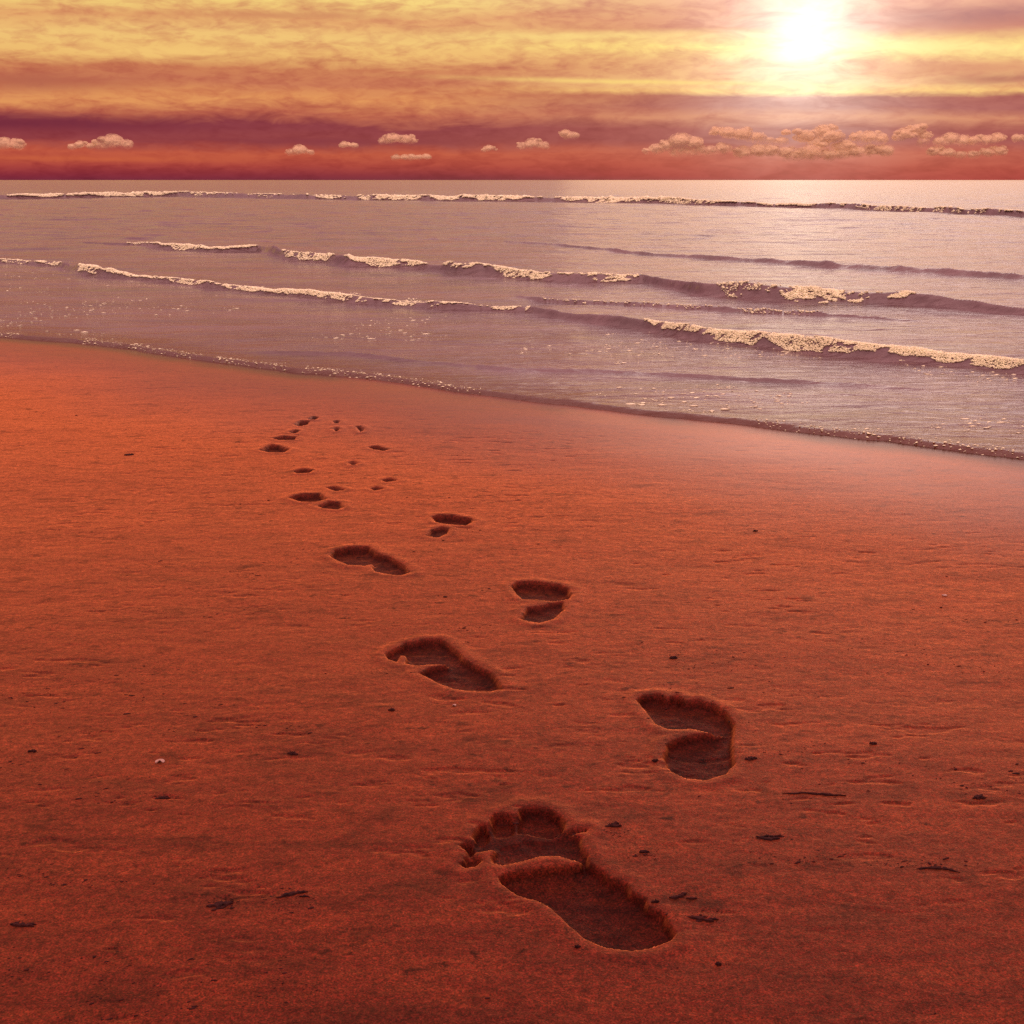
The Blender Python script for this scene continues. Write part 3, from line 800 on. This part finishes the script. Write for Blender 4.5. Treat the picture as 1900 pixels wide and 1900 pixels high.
scraps = [  # photograph x, y, length px, height px, label
    (1138, 1537, 34, 10, "dark weed scrap lying up and right of the largest footprint's big toe"),
    (1075, 1546, 38, 7, "thin dark weed strip touching the largest footprint's big toe"),
    (408, 1681, 46, 12, "largest dark weed tuft on the lower left sand"),
    (42, 1717, 44, 9, "dark weed strip at the bottom left edge of the sand"),
    (544, 1401, 22, 8, "small dark scrap left of the footprints, level with the round heel print"),
    (727, 1321, 14, 7, "single dark crumb below the hooked toe footprint"),
    (1394, 1413, 26, 9, "pointed dark scrap just right of the round heel print"),
    (1215, 1416, 12, 11, "tiny dark scrap just left of the round heel print"),
    (1505, 1479, 100, 4, "long faint dark line of weed below and right of the round heel print"),
    (1426, 1556, 46, 8, "dark weed strip on the right sand between two prints and the edge"),
    (1820, 1484, 30, 6, "short dark dash near the right edge level with the long faint line"),
    (1264, 1668, 44, 8, "crooked dark scrap up and right of the largest footprint's heel"),
    (1216, 1677, 16, 6, "little dark scrap touching the largest footprint's heel edge"),
    (1195, 1585, 18, 8, "faint scrap halfway between the toe scrap and the heel scrap"),
    (1300, 1706, 50, 8, "faint trailing scrap right of the largest footprint's heel"),
    (240, 845, 18, 4, "small dark dash far left on the upper beach"),
    (1402, 987, 10, 5, "tiny dark crumb alone on the upper right sand"),
    (1250, 1222, 16, 8, "small curled scrap above the deep right foot print"),
    (1620, 1384, 14, 8, "dark crumb right of the round heel print, near the right side"),
    (545, 1668, 60, 7, "row of thin weed shreds right of the largest dark tuft"),
    (1740, 1610, 80, 4, "longest faint weed line at the lower right edge"),
    (1333, 1790, 12, 12, "dark crumb at the very bottom right of the largest print"),
    (1072, 1759, 12, 7, "dark crumb just below the largest footprint's sole"),
    (300, 1485, 30, 6, "faint scrap in the middle of the left sand"),
    (60, 1397, 16, 6, "dark crumb at the left edge of the sand"),
]
for i, (px, py, lp, hp, lab) in enumerate(scraps):
    gx, gy = ground(px, py)
    dist = math.hypot(gx, gy)
    slant = math.hypot(dist, H)
    L = lp * slant / F
    Wd = min(0.35 * L, hp * slant / F * slant / H * 0.28) * 1.15
    o = link("weed_scrap", scrap_mesh("weed_scrap", L, Wd, 40 + i), dark_m, loc=(gx, gy, sand_z(gx, gy) + .0008))
    o.rotation_euler.z = random.Random(i).uniform(-.25, .25)
    tag(o, lab, "weed scrap", "dark scraps of weed on the sand")
for (px, py, rp, lab) in [(297, 1417, 10, "pale shell chip on the left sand"), (1752, 1103, 5, "tiny pale shell chip on the right sand"), (843, 1313, 4, "tiny pale shell chip below the hooked toe footprint")]:
    gx, gy = ground(px, py); sl = math.hypot(math.hypot(gx, gy), H)
    o = link("shell_chip", shell_mesh("shell_chip", rp * sl / F, px), shell_m, loc=(gx, gy, sand_z(gx, gy) + .001))
    o.rotation_euler.z = px
    tag(o, lab, "shell", "pale shell chips on the sand")

# uncountable crumbs: clustered in bands across the beach
n = 22000
yy = np.exp(rng.uniform(math.log(0.9), math.log(6.0), n)); xx = rng.uniform(-0.5, 0.5, n) * (yy + .3)
m = (fbm(xx * 3.0, yy * 7.0, 3, 820) > 0.13) & (shore_s(xx, yy) < -0.9)
xx, yy = xx[m], yy[m]
for (qx, qy, wx, wy, cnt) in [(415, 1680, 45, 14, 70), (525, 1675, 60, 22, 70), (1190, 1590, 40, 16, 30), (1300, 1700, 60, 18, 60), (1500, 1598, 90, 14, 70), (1700, 1606, 120, 12, 90),
                              (140, 1640, 110, 12, 60), (870, 1166, 60, 8, 50), (545, 1360, 40, 8, 30), (1140, 1550, 30, 10, 25), (1250, 1220, 20, 6, 15), (60, 1620, 60, 14, 30), (520, 1350, 60, 6, 25),
                              (960, 1640, 50, 10, 30), (1120, 1740, 50, 8, 20), (1000, 1530, 60, 14, 25), (300, 1480, 50, 8, 25), (1440, 1556, 40, 6, 30), (700, 1250, 60, 8, 25)]:
    ex, ey = ground(rng.normal(qx, wx * .5, cnt), rng.normal(qy, wy * .5, cnt))
    xx = np.concatenate([xx, ex]); yy = np.concatenate([yy, ey])
ii = np.searchsorted(rows, yy).clip(0, len(rows) - 1)
zz = np.array([Z[a, int(np.argmin(np.abs(X[a] - q)))] for a, q in zip(ii, xx)])
rr_ = np.clip(rng.gamma(1.6, 0.0004, len(xx)), 0.0004, 0.003)
cr = link("sand_debris", blobs("sand_debris", np.stack([xx, yy, zz], 1), rr_, .5, 2.4), dark_m)
tag(cr, "fine dark crumbs and shell grit sprinkled over the sand", "debris", kind="stuff")

# ------------------------------------------------------------------ cumulus clouds low over the horizon
cloud_m, t = new_mat("cumulus")
geo = t.n('ShaderNodeNewGeometry'); lw = t.n('ShaderNodeLayerWeight'); lw.inputs['Blend'].default_value = 0.35
nn = t.noise(geo.outputs['Position'], 0.018, 6, 0.65)
edge = t.m('SUBTRACT', 1.0, lw.outputs['Facing'])
al = t.maprange(t.m('ADD', edge, t.m('MULTIPLY', t.m('SUBTRACT', nn, 0.5), 0.7)), 0.22, 1.15, 0.0, 1.0, 'SMOOTHSTEP')
df = t.n('ShaderNodeBsdfDiffuse'); df.inputs[0].default_value = (0.98, 0.80, 0.50, 1)
tl = t.n('ShaderNodeBsdfTranslucent'); tl.inputs[0].default_value = (0.92, 0.80, 0.66, 1)
bmp = t.n('ShaderNodeBump'); bmp.inputs['Strength'].default_value = 0.3; bmp.inputs['Distance'].default_value = 25
t.l(nn, bmp.inputs['Height']); t.l(bmp.outputs[0], df.inputs['Normal'])
ms = t.n('ShaderNodeMixShader'); ms.inputs[0].default_value = 0.1; t.l(df.outputs[0], ms.inputs[1]); t.l(tl.outputs[0], ms.inputs[2])
tr = t.n('ShaderNodeBsdfTransparent')
m2 = t.n('ShaderNodeMixShader'); t.l(al, m2.inputs[0]); t.l(tr.outputs[0], m2.inputs[1]); t.l(ms.outputs[0], m2.inputs[2])
tcc = t.n('ShaderNodeTexCoord'); sg = t.n('ShaderNodeSeparateXYZ'); t.l(tcc.outputs['Generated'], sg.inputs[0])
under = t.maprange(t.m('ADD', sg.outputs[2], t.m('MULTIPLY', t.m('SUBTRACT', nn, 0.5), 0.9)), 0.05, 0.55, 0.15, 1.0, 'SMOOTHSTEP')
t.l(t.m('MULTIPLY', t.m('MULTIPLY', al, under), 0.84), m2.inputs[0])
o = t.n('ShaderNodeOutputMaterial'); t.l(m2.outputs[0], o.inputs[0])

bm = bmesh.new(); bmesh.ops.create_icosphere(bm, subdivisions=3, radius=1.0)
BV = np.array([v.co[:] for v in bm.verts]); BF = np.array([[v.index for v in f.verts] for f in bm.faces]); bm.free()
DC = 16000.0
def cloud(label, puffs, seed, strength=1.0):
    """puffs: photograph x, y, radius in px; joined into one lumpy body by a voxel remesh"""
    rr = random.Random(seed)
    vs, fs, k = [], [], 0
    c0 = None
    for (px, py, r) in puffs:
        for j in range(11):
            qx = px + rr.uniform(-1.15, 1.15) * r * (j > 0); qy = py + rr.uniform(-.6, .45) * r * (j > 0)
            x, y, z = ray(qx, qy); kx = DC / y
            c = np.array([x * kx, DC + rr.uniform(-.5, .5) * r * DC / F, H + z * kx])
            rad = 1.4 * r * DC / F * (0.9 if j == 0 else rr.uniform(.25, .5))
            if c0 is None: c0 = c.copy()
            vs.append(BV * rad * np.array([1.15, 1, .72]) + c - c0); fs.append(BF + k); k += len(BV)
    me = mesh_np("cloud", np.concatenate(vs), np.concatenate(fs))
    o = link("cloud", me, cloud_m, loc=c0)
    rm = o.modifiers.new("r", 'REMESH'); rm.mode = 'VOXEL'; rm.voxel_size = 5.0; rm.use_smooth_shade = True
    tx = bpy.data.textures.new("billow", 'CLOUDS'); tx.noise_scale = 120; tx.noise_depth = 4
    dm = o.modifiers.new("d", 'DISPLACE'); dm.texture = tx; dm.strength = 44; dm.mid_level = 0.55; dm.texture_coords = 'LOCAL'
    tag(o, label, "cloud", "small cumulus clouds above the horizon", kind="thing")

clouds = [
    ("small heaped cloud with a peaked top on the left horizon", [(208, 262, 15), (190, 268, 11), (232, 268, 10)]),
    ("pale cloud cut by the left edge of the sky", [(8, 266, 13), (30, 268, 12), (-14, 268, 14)]),
    ("low faint cloud between the left edge cloud and the peaked one", [(150, 268, 8), (135, 272, 7), (168, 271, 7)]),
    ("little cloud with a dark base left of centre", [(556, 278, 11), (540, 282, 7), (574, 283, 7)]),
    ("wide pale cloud left of centre above the others", [(730, 257, 11), (752, 259, 11), (712, 261, 8), (768, 262, 6)]),
    ("tiny round cloud beside the bright oval one", [(908, 275, 7), (898, 278, 4), (918, 278, 4)]),
    ("bright oval cloud standing alone near the centre", [(988, 266, 11), (970, 270, 8), (1006, 270, 9)]),
    ("small tilted cloud above and right of the bright oval one", [(1050, 247, 8), (1062, 252, 9)]),
    ("bright layered cloud at the left end of the large bank", [(1262, 262, 17), (1285, 266, 14), (1240, 270, 13), (1218, 276, 11), (1262, 280, 16), (1290, 278, 13), (1318, 280, 12), (1342, 276, 12), (1200, 280, 7)]),
    ("long sloping cloud above the bright layered one", [(1330, 243, 9), (1350, 247, 12), (1378, 249, 14), (1405, 256, 13), (1425, 262, 9)]),
    ("small round puff inside the large bank", [(1450, 263, 10), (1457, 246, 6)]),
    ("tallest towering cloud of the large bank under the sun", [(1530, 244, 15), (1495, 252, 14), (1545, 254, 15), (1520, 268, 14), (1565, 272, 17), (1500, 284, 16), (1470, 292, 12), (1585, 280, 9), (1540, 288, 12)]),
    ("rounded cloud just right of the tallest one", [(1612, 256, 15), (1630, 258, 13), (1588, 254, 10)]),
    ("broken cloud towards the right with ragged top", [(1680, 248, 13), (1702, 242, 12), (1716, 250, 10), (1666, 255, 8), (1712, 266, 8)]),
    ("low lumpy cloud near the right edge", [(1765, 258, 14), (1785, 262, 13), (1745, 262, 10)]),
    ("last cloud touching the right edge of the sky", [(1850, 256, 11), (1830, 260, 12), (1808, 262, 10), (1890, 256, 9)]),
    ("long hazy cloud base running under the large bank on the right", [(x_, 284 + 5 * math.sin(x_ * .03), 13) for x_ in range(1380, 1660, 26)]),
    ("faint ragged cloud shelf low at the far right", [(x_, 284 + 4 * math.sin(x_ * .05), 10) for x_ in range(1735, 1870, 24)]),
    ("faint streak of cloud under the wide pale one left of centre", [(x_, 292, 7) for x_ in range(736, 800, 14)]),
    ("dim cloud scrap between the little dark based cloud and the wide pale one", [(640, 268, 7), (655, 270, 7)]),
]
for i, (lab, pf) in enumerate(clouds):
    cloud(lab, pf, 900 + i)
